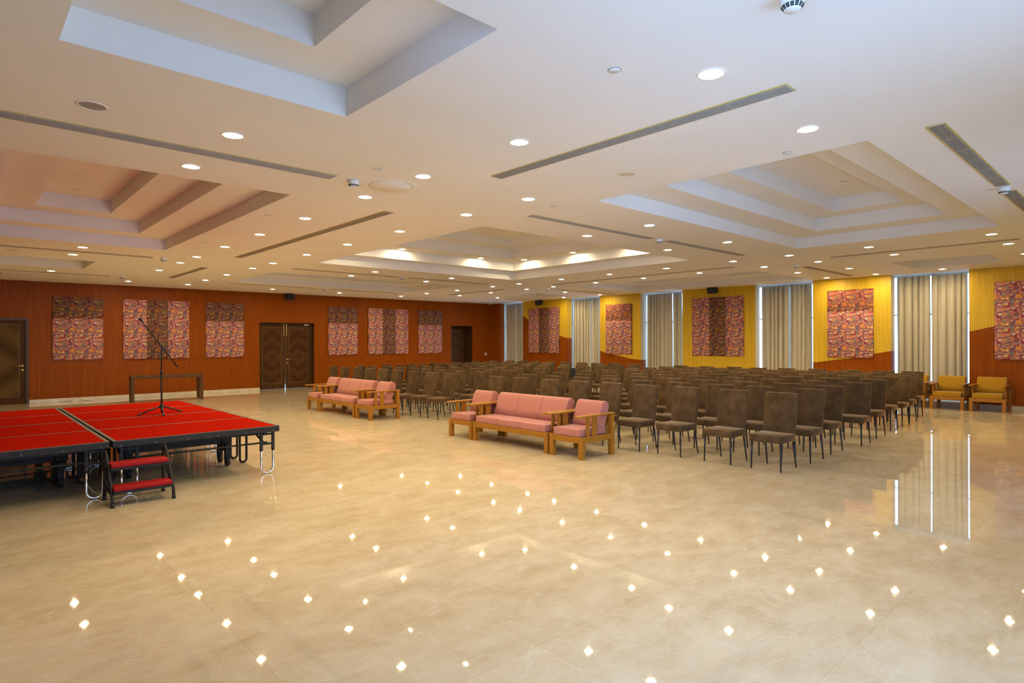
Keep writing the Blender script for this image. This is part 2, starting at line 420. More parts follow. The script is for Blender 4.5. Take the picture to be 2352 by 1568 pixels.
PITCH_R, GROOVE, DEPTH_R = 0.038, 0.014, 0.009
def ribs(mb, u0, u1, pos, zlo, zhi, wave=None, mats=None):
    """vertical ribs from u0 to u1; pos(u, depth, z) -> point; wave(u) splits lower / upper material"""
    n = max(1, round((u1-u0)/PITCH_R)); p = (u1-u0)/n
    prof = []
    for i in range(n):
        a = u0+i*p
        prof += [(a, 0.0), (a+p-GROOVE, 0.0), (a+p-GROOVE+0.002, DEPTH_R), (a+p-0.002, DEPTH_R)]
    prof.append((u1, 0.0))
    for (a, da), (b, db) in zip(prof, prof[1:]):
        if wave is None:
            mb.quad(pos(a, da, zlo), pos(b, db, zlo), pos(b, db, zhi), pos(a, da, zhi))
        else:
            wa, wb = wave(a), wave(b)
            mb.mat(mats[0]); mb.quad(pos(a, da, zlo), pos(b, db, zlo), pos(b, db, wb), pos(a, da, wa))
            mb.mat(mats[1]); mb.quad(pos(a, da, wa), pos(b, db, wb), pos(b, db, zhi), pos(a, da, zhi))

# the orange wall with its three door openings
DOORS = [(0.42, 1.54, 0.20), (7.90, 9.90, 0.20), (16.28, 17.47, 0.62)]
DH = 2.39
wl = mk('orange_wood')
edges = [XWEST] + [v for d in DOORS for v in d[:2]] + [XW+0.02]
posL = lambda u, d, z: (u, YW+d, z)
for i in range(0, len(edges), 2):
    ribs(wl, edges[i], edges[i+1], posL, 0.0, ZC)
for a, b_, dep in DOORS:
    ribs(wl, a, b_, posL, DH, ZC)
wl.mat('door_edge')
for a, b_, dep in DOORS:
    wl.quad((a, YW, 0), (a, YW+dep, 0), (a, YW+dep, DH), (a, YW, DH)); wl.quad((b_, YW, 0), (b_, YW, DH), (b_, YW+dep, DH), (b_, YW+dep, 0))
    wl.quad((a, YW, DH), (a, YW+dep, DH), (b_, YW+dep, DH), (b_, YW, DH))
wl.mat('orange_wood')
for i in range(0, len(edges), 2):
    wl.box((edges[i]+0.001, YW+0.02, 0), (edges[i+1]-0.001, YW+0.75, ZC+0.3))
for a, b_, dep in DOORS:
    wl.box((a, YW+0.02, DH+0.001), (b_, YW+0.75, ZC+0.3))
for a, b_, dep in (DOORS[0], DOORS[2]):
    wl.box((a, YW+0.70, 0), (b_, YW+0.75, DH+0.01))  # unseen slabs added behind the single doors to block outside daylight
tag(wl.build('wall_left', fix=False), kind='structure')
bb = mk('skirting_stone')
for i in range(0, len(edges), 2):
    bb.box((edges[i], YW-0.018, 0), (edges[i+1]-(0.02 if i == len(edges)-2 else 0), YW+0.004, 0.10), 0.003, 1)
tag(bb.build('baseboard_left'), kind='structure')

def door_leaf(parent, name, x0, x1, y, mat_face, hinge_gap=0.0, notch=0.0, side=0):
    """panel with stiles, a sunk field and a thin inlaid border; notch opens a wedge at the foot of the meeting edge"""
    r = mk('door_wood'); t = 0.045
    zb = 0.002
    pts = [(x0, zb), (x1, zb), (x1, DH-0.004), (x0, DH-0.004)]
    if side == 1: pts = [(x0, zb), (x1-notch, zb), (x1-notch*0.2, 0.30), (x1, 0.45), (x1, DH-0.004), (x0, DH-0.004)]
    if side == -1: pts = [(x0+notch, zb), (x1, zb), (x1, DH-0.004), (x0, DH-0.004), (x0, 0.45), (x0+notch*0.2, 0.30)]
    f0 = [r.bm.verts.new((px, y, pz)) for px, pz in pts]; f1 = [r.bm.verts.new((px, y+t, pz)) for px, pz in pts]
    r.bm.faces.new(f0); r.bm.faces.new(f1[::-1])
    for i in range(len(pts)):
        j = (i+1) % len(pts); r.bm.faces.new((f0[i], f1[i], f1[j], f0[j]))
    leaf = r.build(name, parent)
    cx = (x0+x1)/2
    fm = mk(mat_face); fm.box((x0+0.13-cx, -0.004, 0.20), (x1-0.13-cx, 0.002, DH-0.17))
    fo = fm.build('veneer_field', leaf); fo.location = (cx, y, 0)
    ib = mk('inlay_wood'); q = 0.010
    xa, xb2, za, zb2 = x0+0.13, x1-0.13, 0.20, DH-0.17
    for lo, hi in (((xa, za), (xb2, za+q)), ((xa, zb2-q), (xb2, zb2)), ((xa, za), (xa+q, zb2)), ((xb2-q, za), (xb2, zb2))):
        ib.box((lo[0], y-0.007, lo[1]), (hi[0], y, hi[1]))
    ib.build('inlay_border', leaf)
    return leaf
def lever(parent, x, y, z, s):
    h = mk('brass'); h.tube([(x, y, z), (x, y-0.05, z)], 0.011, 10); h.tube([(x, y-0.05, z), (x+s*0.02, y-0.055, z), (x+s*0.14, y-0.055, z)], 0.010, 10)
    h.lathe([(0.026, 0), (0.026, 0.008), (0.0, 0.008)], (0, 0, 0), 16)
    vs = [v for v in h.bm.verts][-33-0:]
    o = h.build('door_handle', parent); 
    return o
def escutcheon(parent, x, y, z):
    e_ = mk('brass'); e_.box((x-0.026, y-0.008, z-0.026), (x+0.026, y, z+0.026), 0.004, 2); e_.mat('dark_void'); e_.box((x-0.005, y-0.0095, z-0.010), (x+0.005, y-0.007, z+0.010))
    e_.build('lock_plate', parent)
def lever2(parent, x, y, z, s):
    h = mk('brass'); h.box((x-0.026, y-0.008, z-0.026), (x+0.026, y, z+0.026), 0.004, 2)
    h.tube([(x, y-0.004, z), (x, y-0.045, z), (x+s*0.03, y-0.055, z), (x+s*0.15, y-0.055, z)], 0.011, 10)
    h.build('door_handle', parent)
# door 1 (left edge of the picture)
d = struct_empty('door_1')
fr_ = mk('door_edge'); fr_.box((1.475, YW+0.02, 0), (1.54, YW+0.14, DH)); fr_.box((0.42, YW+0.02, DH-0.06), (1.475, YW+0.14, DH)); fr_.box((0.42, YW+0.02, 0), (0.48, YW+0.14, DH-0.06)); fr_.build('door_frame', d)
lf = door_leaf(d, 'door_leaf', 0.485, 1.47, YW+0.06, 'door_diagonal')
lever2(lf, 1.40, YW+0.06, 1.06, -1); escutcheon(lf, 1.40, YW+0.06, 0.94)
# door 2 (double)
d = struct_empty('door_2')
fr_ = mk('door_edge'); fr_.box((7.90, YW+0.18, 0), (7.925, YW+0.30, DH)); fr_.box((9.875, YW+0.18, 0), (9.90, YW+0.30, DH)); fr_.box((7.925, YW+0.18, DH-0.02), (9.875, YW+0.30, DH)); fr_.build('door_frame', d)
MID = 8.885
l1 = door_leaf(d, 'door_leaf', 7.928, MID-0.004, YW+0.19, 'door_chevron', notch=0.010, side=1)
l2 = door_leaf(d, 'door_leaf', MID+0.004, 9.872, YW+0.19, 'door_chevron', notch=0.010, side=-1)
lever2(l2, MID+0.075, YW+0.19, 1.06, 1); escutcheon(l2, MID+0.075, YW+0.19, 0.93)
for leaf, x in ((l1, MID-0.05), (l2, MID+0.05)):
    fbm = mk('brass'); fbm.box((x-0.011, YW+0.178, 1.93), (x+0.011, YW+0.19, 2.36), 0.003, 1); fbm.build('flush_bolt', leaf)
dc = mk('chrome'); dc.box((9.58, YW+0.15, 2.30), (9.80, YW+0.188, 2.345), 0.006, 2); dc.tube([(9.78, YW+0.16, 2.355), (9.55, YW+0.10, 2.362)], 0.008, 8); dc.build('door_closer', l2)
# door 3 (deep opening near the corner)
d = struct_empty('door_3')
door_leaf(d, 'door_leaf', 16.285, 17.465, YW+0.56, 'door_lacquer')
fr_ = mk('door_edge'); fr_.box((16.28, YW+0.61, 0), (17.47, YW+0.64, DH)); fr_.build('door_frame', d)

# ------------------------------------------------------------------ window wall
WAVE = [(21.8, 3.5), (21.10, 3.45), (19.555, 2.82), (19.167, 2.635), (18.2, 2.24), (17.321, 1.912), (16.906, 1.818), (16.6, 1.80), (15.19, 1.314), (14.846, 1.233), (13.638, 1.02), (13.268, 0.995), (13.0, 0.98),
        (11.529, 0.78), (10.2, 0.74), (8.919, 0.823), (7.192, 1.041), (6.201, 1.175), (5.573, 1.318), (5.152, 1.394), (5.0, 1.43), (3.446, 1.897), (2.94, 2.016), (2.0, 2.22), (0.5, 2.45), (-1.8, 2.6)]
def wave(y):
    for (a, za), (b_, zb_) in zip(WAVE, WAVE[1:]):
        if b_ <= y <= a:
            t = (y-b_)/(a-b_); t2 = t*t*(3-2*t)*0.35+t*0.65
            return min(ZC-0.002, zb_+(za-zb_)*t2)
    return 1.5
wr = struct_empty('wall_right')
back = mk('cream_paint')
yb = [YS-0.1]
cuts = sorted(BAYS)
prev = YS-0.1
for a, b_ in cuts:
    back.box((18.88, prev, 0), (XB+0.08, a-0.10, ZC+0.02)); prev = b_+0.14
    back.box((18.88, a-0.10, 0), (XB+0.08, b_+0.14, 0.11))                   # sill
back.box((18.88, prev, 0), (XB+0.08, YW+0.3, ZC+0.02))
back.build('masonry', wr)
PIERS = [(21.10, YW, 'orange_wood'), (16.90, 19.53, 'yellow_wood'), (13.244, 15.164, 'cream_paint'), (8.914, 11.52, 'cream_paint'), (5.15, 7.177, 'cream_paint'), (YS, 3.446, 'yellow_wood')]
for y0, y1, side in PIERS:
    p = MB()
    posR = lambda u, dd, z: (XW+dd, -u, z)
    if y0 > 21: p.mat('orange_wood'); ribs(p, -y1, -y0, posR, 0.0, ZC)
    else: ribs(p, -y1, -y0, posR, 0.0, ZC, wave=lambda u: wave(-u), mats=('orange_wood', 'yellow_wood'))
    for yy in (y0, y1):
        wv = wave(yy) if y0 < 21 else ZC-0.002
        p.mat('orange_wood'); p.quad((XW, yy, 0), (18.88, yy, 0), (18.88, yy, wv), (XW, yy, wv))
        p.mat(side if yy == y0 else 'yellow_wood'); p.quad((XW, yy, wv), (18.88, yy, wv), (18.88, yy, ZC), (XW, yy, ZC))
    p.mat('cream_paint'); p.box((XW+0.015, y0+0.002, 0.0), (18.88, y1-0.002, ZC-0.001))
    p.build('wall_cladding', wr, fix=False)
bb = mk('skirting_stone'); bb.box((XW-0.018, YS+0.02, 0), (XW+0.03, YW-0.02, 0.11), 0.003, 1); tag(bb.build('baseboard_right'), kind='structure')
for i, (a, b_) in enumerate(BAYS):
    wn = struct_empty('window_%d' % (i+1))
    g = mk('window_glass'); g.box((19.10, a-0.1, 0.11), (19.106, b_+0.14, ZC-0.01)); g.build('pane', wn)
    f = mk('window_aluminium'); a2, b2 = a-0.1, b_+0.14
    for lo, hi in (((a2, 0.11), (b2, 0.15)), ((a2, ZC-0.05), (b2, ZC-0.001)), ((a2, 0.11), (a2+0.03, ZC-0.01)), ((b2-0.03, 0.11), (b2, ZC-0.01)), (((a+b_)/2-0.025, 0.11), ((a+b_)/2+0.025, ZC-0.01)), ((a2, 2.35), (b2, 2.39))):
        f.box((19.08, lo[0], lo[1]), (19.125, hi[0], hi[1]))
    f.build('window_frame', wn)

# walls out of the picture, behind and beside the camera
wb = mk('cream_paint')
prev = XWEST-0.1
for a, b_ in SOUTH_WIN:
    wb.box((prev, YS-0.2, 0), (a, YS, ZC+0.02)); wb.box((a, YS-0.2, 0), (b_, YS, 0.2)); wb.box((a, YS-0.2, 3.2), (b_, YS, ZC+0.02)); prev = b_
wb.box((prev, YS-0.2, 0), (XB+0.1, YS, ZC+0.02))
tag(wb.build('wall_back'), kind='structure')
ww = mk('walnut_wall'); prev = YS-0.2
for a, b_ in WEST_WIN:
    ww.box((XWEST-0.15, prev, 0), (XWEST, a, ZC+0.02)); ww.box((XWEST-0.15, a, 0), (XWEST, b_, 0.2)); ww.box((XWEST-0.15, a, 3.2), (XWEST, b_, ZC+0.02)); prev = b_
ww.box((XWEST-0.15, prev, 0), (XWEST, YW+0.8, ZC+0.02)); tag(ww.build('wall_front'), kind='structure')
for i, (a, b_) in enumerate(SOUTH_WIN):  # the second one is an added window, there only for extra brightness
    wn = struct_empty('window_%d' % (i+6))
    g = mk('window_glass'); g.box((a, YS-0.13, 0.2), (b_, YS-0.124, 3.2)); g.build('pane', wn)
    f = mk('window_aluminium'); nn = 4
    for k in range(nn+1):
        x = a+(b_-a)*k/nn; f.box((max(a, x-0.025), YS-0.15, 0.2), (min(b_, x+0.025), YS-0.10, 3.2))
    f.box((a, YS-0.15, 0.2), (b_, YS-0.10, 0.25)); f.box((a, YS-0.15, 3.15), (b_, YS-0.10, 3.2)); f.build('window_frame', wn)

for a, b_ in WEST_WIN:
    wn = struct_empty('window_%d' % (6+len(SOUTH_WIN)))
    g = mk('window_glass'); g.box((XWEST-0.106, a, 0.2), (XWEST-0.10, b_, 3.2)); g.build('pane', wn)
    f = mk('window_aluminium')
    for k in range(5):
        y = a+(b_-a)*k/4; f.box((XWEST-0.13, max(a, y-0.025), 0.2), (XWEST-0.08, min(b_, y+0.025), 3.2))
    f.box((XWEST-0.13, a, 0.2), (XWEST-0.08, b_, 0.25)); f.box((XWEST-0.13, a, 3.15), (XWEST-0.08, b_, 3.2)); f.build('window_frame', wn)

# ------------------------------------------------------------------ curtains
WPLACE = ['in the corner window beside the orange wall', 'in the second window from the corner', 'in the middle window', 'in the fourth window from the corner', 'in the window behind the mustard armchairs']
def curtain(y0, y1, label, seed, lean=0.0):
    rnd = random.Random(seed)
    c = mk('curtain_cloth'); n = int((y1-y0)/0.012); zs = [0.135, 0.5, 1.2, 2.0, 2.8, 3.395]
    ph, phs = 0.0, []
    for i in range(n+1):
        phs.append(ph); ph += 2*pi*0.012/(0.145+0.045*sin(i*0.11+seed)+0.03*rnd.random())
    grid = []
    for z in zs:
        t = (z-0.1)/3.3; row = []
        for i in range(n+1):
            y = y0+(y1-y0)*i/n
            amp = 0.074*(0.75+0.25*sin(i*0.05+seed*2))*(1.0-0.25*t)
            row.append(c.bm.verts.new((18.965+amp*(1.0-2.0*abs(sin(phs[i]*0.5))**0.65)+0.012*sin(phs[i]*0.43+z), y+0.012*cos(phs[i]*2), z)))
        grid.append(row)
    for ra, rb in zip(grid, grid[1:]):
        for i in range(n):
            f = c.bm.faces.new((ra[i], ra[i+1], rb[i+1], rb[i])); f.smooth = True
    o = c.build('curtain'); tag(o, label, 'curtain', 'floor length curtains on the window wall')
    sm = o.modifiers.new('thickness', 'SOLIDIFY'); sm.thickness = 0.004
    return o
for i, (a, b_) in enumerate(BAYS):
    lo, hi = a*18.93/18.58+(0.034 if i == 4 else 0.040), b_-0.045
    mid = {4: 4.33, 3: 8.0, 2: 12.15, 1: 15.9, 0: 20.3}[i]
    curtain(mid+0.016, hi, 'pleated beige curtain, far half of the pair %s' % WPLACE[i], i*2+1, 0.35 if i == 4 else 0.15)
    curtain(lo, mid-0.012, 'pleated beige curtain, near half of the pair %s' % WPLACE[i], i*2+2, 0.1)
HOOKS = [(19.50, 1.19, 'beside the corner window'), (11.50, 1.20, 'on the middle yellow pier'), (7.155, 1.25, 'on the pier left of the window with mustard armchairs'), (5.19, 1.40, 'at the wave line beside the last window')]
for y, z, wh in HOOKS:
    h = mk('white_plastic'); h.box((XW-0.006, y-0.02, z-0.012), (XW, y+0.02, z+0.012), 0.002, 1); h.tube([(XW-0.004, y, z), (XW-0.05, y, z), (XW-0.055, y, z+0.02)], 0.006, 8)
    tag(h.build('curtain_hook'), 'small white curtain tieback hook ' + wh, 'hook', 'curtain tieback hooks')

# ------------------------------------------------------------------ printed wall hangings
def hanging(wall, a, b_, z0, z1, split, label):
    """split: None plain, 'top' brown top band, 'mid' brown centre stripe"""
    wdt, h = b_-a, z1-z0
    if wall == 'L': t = thing('wall_hanging', label, 'wall hanging', (a, YW-0.001, z0), 0, 'printed fabric wall hangings')
    else: t = thing('wall_hanging', label, 'wall hanging', (XW-0.001, b_, z0), radians(-90), 'printed fabric wall hangings')
    d = mk('dark_void'); d.box((0.004, -0.022, 0.004), (wdt-0.004, 0, h-0.004)); d.build('backing_board', t)
    def strip(x0, x1, za, zb_, m):
        s_ = mk(m); s_.box((x0, -0.040, za), (x1, -0.022, zb_), 0.006, 2); return s_.build('fabric_strip', t)
    if split == 'top': strip(0, wdt, 0, h*0.655, 'print_bright'); strip(0, wdt, h*0.655, h, 'print_brown')
    elif split == 'warmtop': strip(0, wdt, 0, h*0.68, 'print_bright'); strip(0, wdt, h*0.68, h, 'print_warm')
    elif split == 'mid': strip(0, wdt*0.345, 0, h, 'print_bright'); strip(wdt*0.345, wdt*0.665, 0, h, 'print_brown'); strip(wdt*0.665, wdt, 0, h, 'print_bright')
    else: strip(0, wdt, 0, h, 'print_bright')
hanging('L', 2.07, 3.29, 1.2, 3.025, 'top', 'narrow red patchwork hanging with brown top, beside the single left door')
hanging('L', 3.795, 5.635, 1.19, 3.02, 'mid', 'wide patchwork hanging with brown centre stripe, above the dark table')
hanging('L', 6.14, 7.363, 1.19, 3.023, 'top', 'narrow patchwork hanging with brown top, just left of the double door')
hanging('L', 10.45, 11.68, 1.19, 3.025, 'top', 'narrow patchwork hanging with brown top, just right of the double door')
hanging('L', 12.14, 14.01, 1.19, 3.03, 'mid', 'wide patchwork hanging with brown centre on the orange wall, right of the double door')
hanging('L', 14.51, 15.756, 1.19, 3.03, 'top', 'narrow patchwork hanging with dark top beside the deep corner doorway')
hanging('R', 17.32, 19.14, 1.19, 3.11, 'mid', 'wide dusky patchwork hanging on the farthest yellow pier')
hanging('R', 13.638, 14.846, 1.19, 3.08, 'warmtop', 'narrow patchwork hanging on the second yellow pier from the corner')
hanging('R', 9.29, 11.12, 1.185, 3.13, 'mid', 'wide patchwork hanging with brown centre under the yellow wall loudspeaker')
hanging('R', 5.573, 6.766, 1.20, 3.11, 'warmtop', 'large patchwork hanging over the rising orange wave, left of the last curtained window')
hanging('R', 1.70, 2.94, 1.215, 3.085, None, 'patchwork hanging above the rightmost mustard armchair, cut by picture edge')

# ------------------------------------------------------------------ ceiling fittings
def lamp_parts(t):
    r = mk('white_plastic'); r.lathe([(0.074, -0.001), (0.074, -0.006), (0.088, -0.006), (0.094, -0.001)], n=28); r.build('trim_ring', t)
    df = mk('lamp_diffuser'); df.lathe([(0.030, -0.003), (0.074, -0.003)], n=24); df.build('diffuser', t)
    lc = mk('lamp_core'); lc.disc((0, 0, -0.004), 0.030, 16); lc.build('lamp', t, fix=False)
CX = [1.73, 3.645, 5.19, 7.73, 10.10, 12.65, 14.16, 16.06, 18.0]
CY = [2.04, 3.87, 5.35, 6.575, 8.27, 10.0, 11.71, 13.46, 14.69, 16.54, 18.36, 20.08]
LIT = {0: [2, 3, 7, 8, 10], 1: [0, 1, 2, 3, 4, 5, 6, 7, 8, 9, 11], 2: [0, 2, 3, 4, 5, 6, 7, 8, 9, 10, 11], 3: [2, 3, 7, 8, 11], 4: [2, 3, 7, 8, 11],
       5: [0, 1, 2, 3, 4, 5, 6, 7, 8, 9, 10, 11], 6: [0, 1, 2, 3, 4, 5, 6, 7, 8, 9, 10], 7: [0, 2, 3, 8, 10], 8: [1, 2, 3, 8, 9]}
first_lamp = None
for ri in range(11, -1, -1):
    row = [ci for ci in range(8, -1, -1) if ri in LIT[ci]]
    for k, ci in enumerate(row):
        lab = 'lit downlight, %s from the window wall in the %s row from the orange wall' % (ORD[k], ORD[11-ri])
        pos_ = (CX[ci], CY[ri], ZC)
        if first_lamp is None:
            first_lamp = thing('downlight', lab, 'ceiling light', pos_, 0, 'recessed ceiling downlights'); lamp_parts(first_lamp)
        else: dup(first_lamp, pos_, 0, lab)
ringz = ZC+0.212+0.22
for x, y, wh in ((7.77, 12.27, 'far inner ledge, left lamp'), (10.16, 12.27, 'far inner ledge, right lamp'), (11.22, 11.74, 'right inner ledge, far lamp'), (11.22, 10.0, 'right inner ledge, middle lamp'), (11.22, 8.27, 'right inner ledge, near lamp'),
                 (7.77, 7.55, 'near inner ledge, left lamp'), (10.16, 7.55, 'near inner ledge, right lamp'), (6.45, 11.74, 'left inner ledge, far lamp'), (6.45, 10.0, 'left inner ledge, middle lamp'), (6.45, 8.27, 'left inner ledge, near lamp')):
    dup(first_lamp, (x, y, ringz), 0, 'lit downlight inside the big central ceiling recess, ' + wh, group='downlights in the central recess')

def slot(x0, x1, y0, y1, label, wide=False):
    """linear air diffuser between the two corners"""
    lx, ly = x1-x0, y1-y0; along_x = lx > ly
    t = thing('air_diffuser', label, 'air vent', ((x0+x1)/2, (y0+y1)/2, ZC), 0, 'linear air diffusers in the ceiling')
    hx, hy = lx/2, ly/2
    b_ = mk('dark_void'); b_.box((-hx, -hy, -0.002), (hx, hy, -0.0005)); b_.build('backing', t)
    f = mk('yellow_stain'); q = 0.012
    for lo, hi in (((-hx-q, -hy-q), (hx+q, -hy)), ((-hx-q, hy), (hx+q, hy+q)), ((-hx-q, -hy), (-hx, hy)), ((hx, -hy), (hx+q, hy))):
        f.box((lo[0], lo[1], -0.006), (hi[0], hi[1], -0.0002))
    f.build('frame', t)
    s_ = mk('slat_metal'); n = 7 if not wide else 7; wv = (ly if along_x else lx)
    for k in range(n):
        cc = -wv/2 + wv*(k+0.5)/n; hw = wv/n*(0.24 if wide else 0.23)
        if along_x: s_.box((-hx, cc-hw, -0.012), (hx, cc+hw, -0.002))
        else: s_.box((cc-hw, -hy, -0.012), (cc+hw, hy, -0.002))
    cr_ = s_; m = max(2, round(max(lx, ly)/0.47))
    for k in range(m+1):
        p = -max(lx, ly)/2+max(lx, ly)*k/m
        if along_x: cr_.box((p-0.006, -hy, -0.011), (p+0.006, hy, -0.003))
        else: cr_.box((-hx, p-0.006, -0.011), (hx, p+0.006, -0.003))
    cr_.build('louvre_grille', t)
slot(-0.1, 2.945, 5.92, 6.085, 'long dark air slot in the upper left ceiling before the stepped left recess')
slot(5.895, 8.74, 5.965, 6.08, 'air slot on the near side of the central recess, left of a smoke detector')
slot(9.165, 11.855, 5.91, 6.035, 'air slot on the near side of the central recess, right of a smoke detector')
slot(14.9, 17.88, 5.86, 5.99, 'air slot running towards the window wall between two downlights')
slot(5.87, 8.72, 1.25, 1.365, 'slatted air grille at the upper right, before the smoke detector', True)
slot(9.11, 11.9, 1.25, 1.375, 'slatted air grille at the right picture edge, beyond the smoke detector', True)
slot(-0.1, 2.98, 14.06, 14.19, 'thin air slot beyond the stepped left recess')
slot(5.93, 8.79, 14.06, 14.17, 'air slot beyond the central recess, left piece of two')
slot(9.175, 11.95, 14.05, 14.165, 'air slot beyond the central recess, right piece of two')
slot(15.03, 18.05, 14.03, 14.12, 'thin air slot near the far yellow pier and curtained window')
slot(-0.1, 3.0, 18.74, 18.84, 'thin air slot near the orange wall, above the first hanging')
slot(5.98, 8.73, 18.80, 18.89, 'thin air slot near the orange wall, above the double door')
slot(9.17, 11.9, 18.80, 18.89, 'thin air slot near the orange wall, right of the double door')
slot(4.175, 4.31, 1.785, 4.85, 'long pale air grille at the top, slanting up past the nearest downlight')
slot(4.235, 4.365, 7.115, 12.97, 'long air slot between the left recess and the central recess')
slot(4.24, 4.37, 15.22, 18.24, 'short dark air slot between rows of lamps near the orange wall')
slot(13.55, 13.66, 7.07, 12.93, 'long air slot between the central recess and the window wall')
slot(13.54, 13.65, 1.82, 4.87, 'air slot at right, beyond the stepped recess with lavender faces')
slot(13.57, 13.69, 15.24, 18.25, 'air slot far back near the corner of both walls')

def detector_parts(t):
    b_ = mk('white_plastic'); b_.lathe([(0.0, 0.0), (0.062, -0.0005), (0.062, -0.018), (0.056, -0.021), (0.057, -0.024), (0.055, -0.048), (0.042, -0.066), (0.036, -0.072), (0.0, -0.073)], n=28); b_.build('housing', t)
    g = mk('dark_void')
    for zz, ra, rb in ((-0.0505, 0.0545, 0.0505), (-0.057, 0.0505, 0.046), (-0.0632, 0.0455, 0.0415)):
        for k in range(14):
            a0 = 2*pi*k/14+0.05; a1 = 2*pi*(k+1)/14-0.05; q = 0.0012
            vs = [(ra+q)*cos(a0), (ra+q)*sin(a0), zz+0.002], [(ra+q)*cos(a1), (ra+q)*sin(a1), zz+0.002], [(rb+q)*cos(a1), (rb+q)*sin(a1), zz-0.0035], [(rb+q)*cos(a0), (rb+q)*sin(a0), zz-0.0035]
            g.quad(*vs)
    g.build('vent_slots', t)
    l = mk('white_plastic'); l.tube([(0.054, 0.012, -0.046), (0.068, 0.015, -0.050)], 0.0035, 6); l.build('indicator', t)
fd = None
for x, y, lab in ((3.135, 1.305, 'white smoke detector at the very top of the picture, cut by its edge'), (3.18, 5.984, 'white smoke detector beside the round ceiling hatch'), (8.921, 5.975, 'white smoke detector between two slots before the central recess'),
                  (3.184, 14.073, 'white smoke detector at the end of the slot past the left recess'), (3.254, 18.655, 'white smoke detector near the orange wall above the second hanging'), (8.911, 14.101, 'white smoke detector between the slots beyond the central recess'),
                  (14.449, 5.947, 'white smoke detector at the start of the slot near the window wall'), (8.88, 1.319, 'white smoke detector between the two slatted grilles at right'), (8.953, 18.886, 'white smoke detector over the double door'), (14.379, 13.884, 'white smoke detector at far right of centre near the corner')):
    if fd is None: fd = thing('smoke_detector', lab, 'smoke detector', (x, y, ZC), 0.6, 'smoke detectors on the ceiling'); detector_parts(fd)
    else: dup(fd, (x, y, ZC), random.uniform(0, 6), lab)
def cover_parts(t):
    r = mk('shadow_gap'); r.lathe([(0.044, -0.0005), (0.044, -0.0015), (0.0, -0.0015)], n=20); r.build('shadow_gap', t)
    p = mk('white_plastic'); p.lathe([(0.0, -0.0045), (0.040, -0.0045), (0.041, -0.0035), (0.040, -0.0025), (0.0, -0.0025)], n=20); p.build('cover_plate', t)
fc = None
for x, y, z, lab in ((3.136, 2.431, ZC, 'flat white sprinkler cover left of the nearest downlight'), (3.148, 5.434, ZC, 'flat sprinkler cover just before the round ceiling hatch'), (5.71, 5.407, ZC, 'flat sprinkler cover before the slot of the central recess'),
                  (5.713, 2.431, ZC, 'flat sprinkler cover at the rim of the right stepped recess'), (3.192, 8.436, ZC, 'flat sprinkler cover right of the left recess, nearer one'), (3.211, 11.441, ZC, 'flat sprinkler cover right of the left recess, farther one'),
                  (12.147, 2.459, ZC, 'dark rimmed sprinkler cover beyond the right recess'), (14.383, 2.422, ZC, 'flat sprinkler cover between the last slot and window wall'), (11.98, 5.42, ZC, 'flat sprinkler cover at the far corner of the right recess'),
                  (5.794, 14.426, ZC, 'flat sprinkler cover before the far wall slots'), (5.763, 11.404, ZC, 'flat sprinkler cover left of the central recess'),
                  (1.40, 11.38, ZC+0.60, 'flat sprinkler cover on the top of the left recess'), (9.745, 3.316, ZC+0.61, 'flat sprinkler cover on the top of the right recess')):
    if fc is None: fc = thing('sprinkler_cover', lab, 'sprinkler cover', (x, y, z), 0, 'flat sprinkler covers'); cover_parts(fc)
    else: dup(fc, (x, y, z), 0, lab)
def ceiling_speaker(x, y, lab, grille, r=0.10):
    t = thing('ceiling_speaker', lab, 'ceiling loudspeaker', (x, y, ZC), 0, 'round ceiling loudspeakers')
    a = mk('white_plastic' if grille == 'grey_grille' else 'cream_plastic'); a.lathe([(r-0.012, -0.001), (r-0.012, -0.007), (r, -0.007), (r+0.008, -0.001)], n=32); a.build('rim', t)
    g = mk(grille); g.lathe([(0.0, -0.006), (r*0.6, -0.005), (r-0.012, -0.003)], n=32); g.build('grille', t)
ceiling_speaker(0.749, 5.367, 'grey round ceiling loudspeaker above the left air slot', 'grey_grille', 0.095)
ceiling_speaker(5.183, 3.874, 'cream round ceiling loudspeaker below the long pale grille', 'cream_plastic', 0.085)
ceiling_speaker(12.695, 14.08, 'faint round ceiling loudspeaker beyond the central recess corner', 'cream_plastic', 0.10)
ceiling_speaker(0.80, 14.72, 'cream round ceiling loudspeaker past the thin left slot', 'cream_plastic', 0.10)
t = thing('access_hatch', 'round plaster hatch flush in the ceiling beside a smoke detector', 'access hatch', (3.613, 5.944, ZC))
h = mk('ceiling_paint'); h.lathe([(0.0, -0.006), (0.232, -0.006), (0.235, -0.003), (0.235, -0.0005)], n=48); h.build('hatch_lid', t)
h = mk('yellow_stain'); h.lathe([(0.235, -0.001), (0.242, -0.001)], n=48); h.build('inner_joint', t)
h = mk('ceiling_paint'); h.lathe([(0.243, -0.0015), (0.330, -0.0025), (0.334, -0.0005)], n=48); h.build('collar', t)
t = thing('service_hatch', 'square service hatch flush in the ceiling above the first wall hanging', 'access hatch', (1.45, 20.2, ZC))
h = mk('shadow_gap'); h.box((-0.60, -0.56, -0.002), (0.60, 0.56, -0.0005)); h.build('joint', t)
h = mk('ceiling_paint'); h.box((-0.585, -0.545, -0.005), (0.585, 0.545, -0.001)); h.build('panel', t)

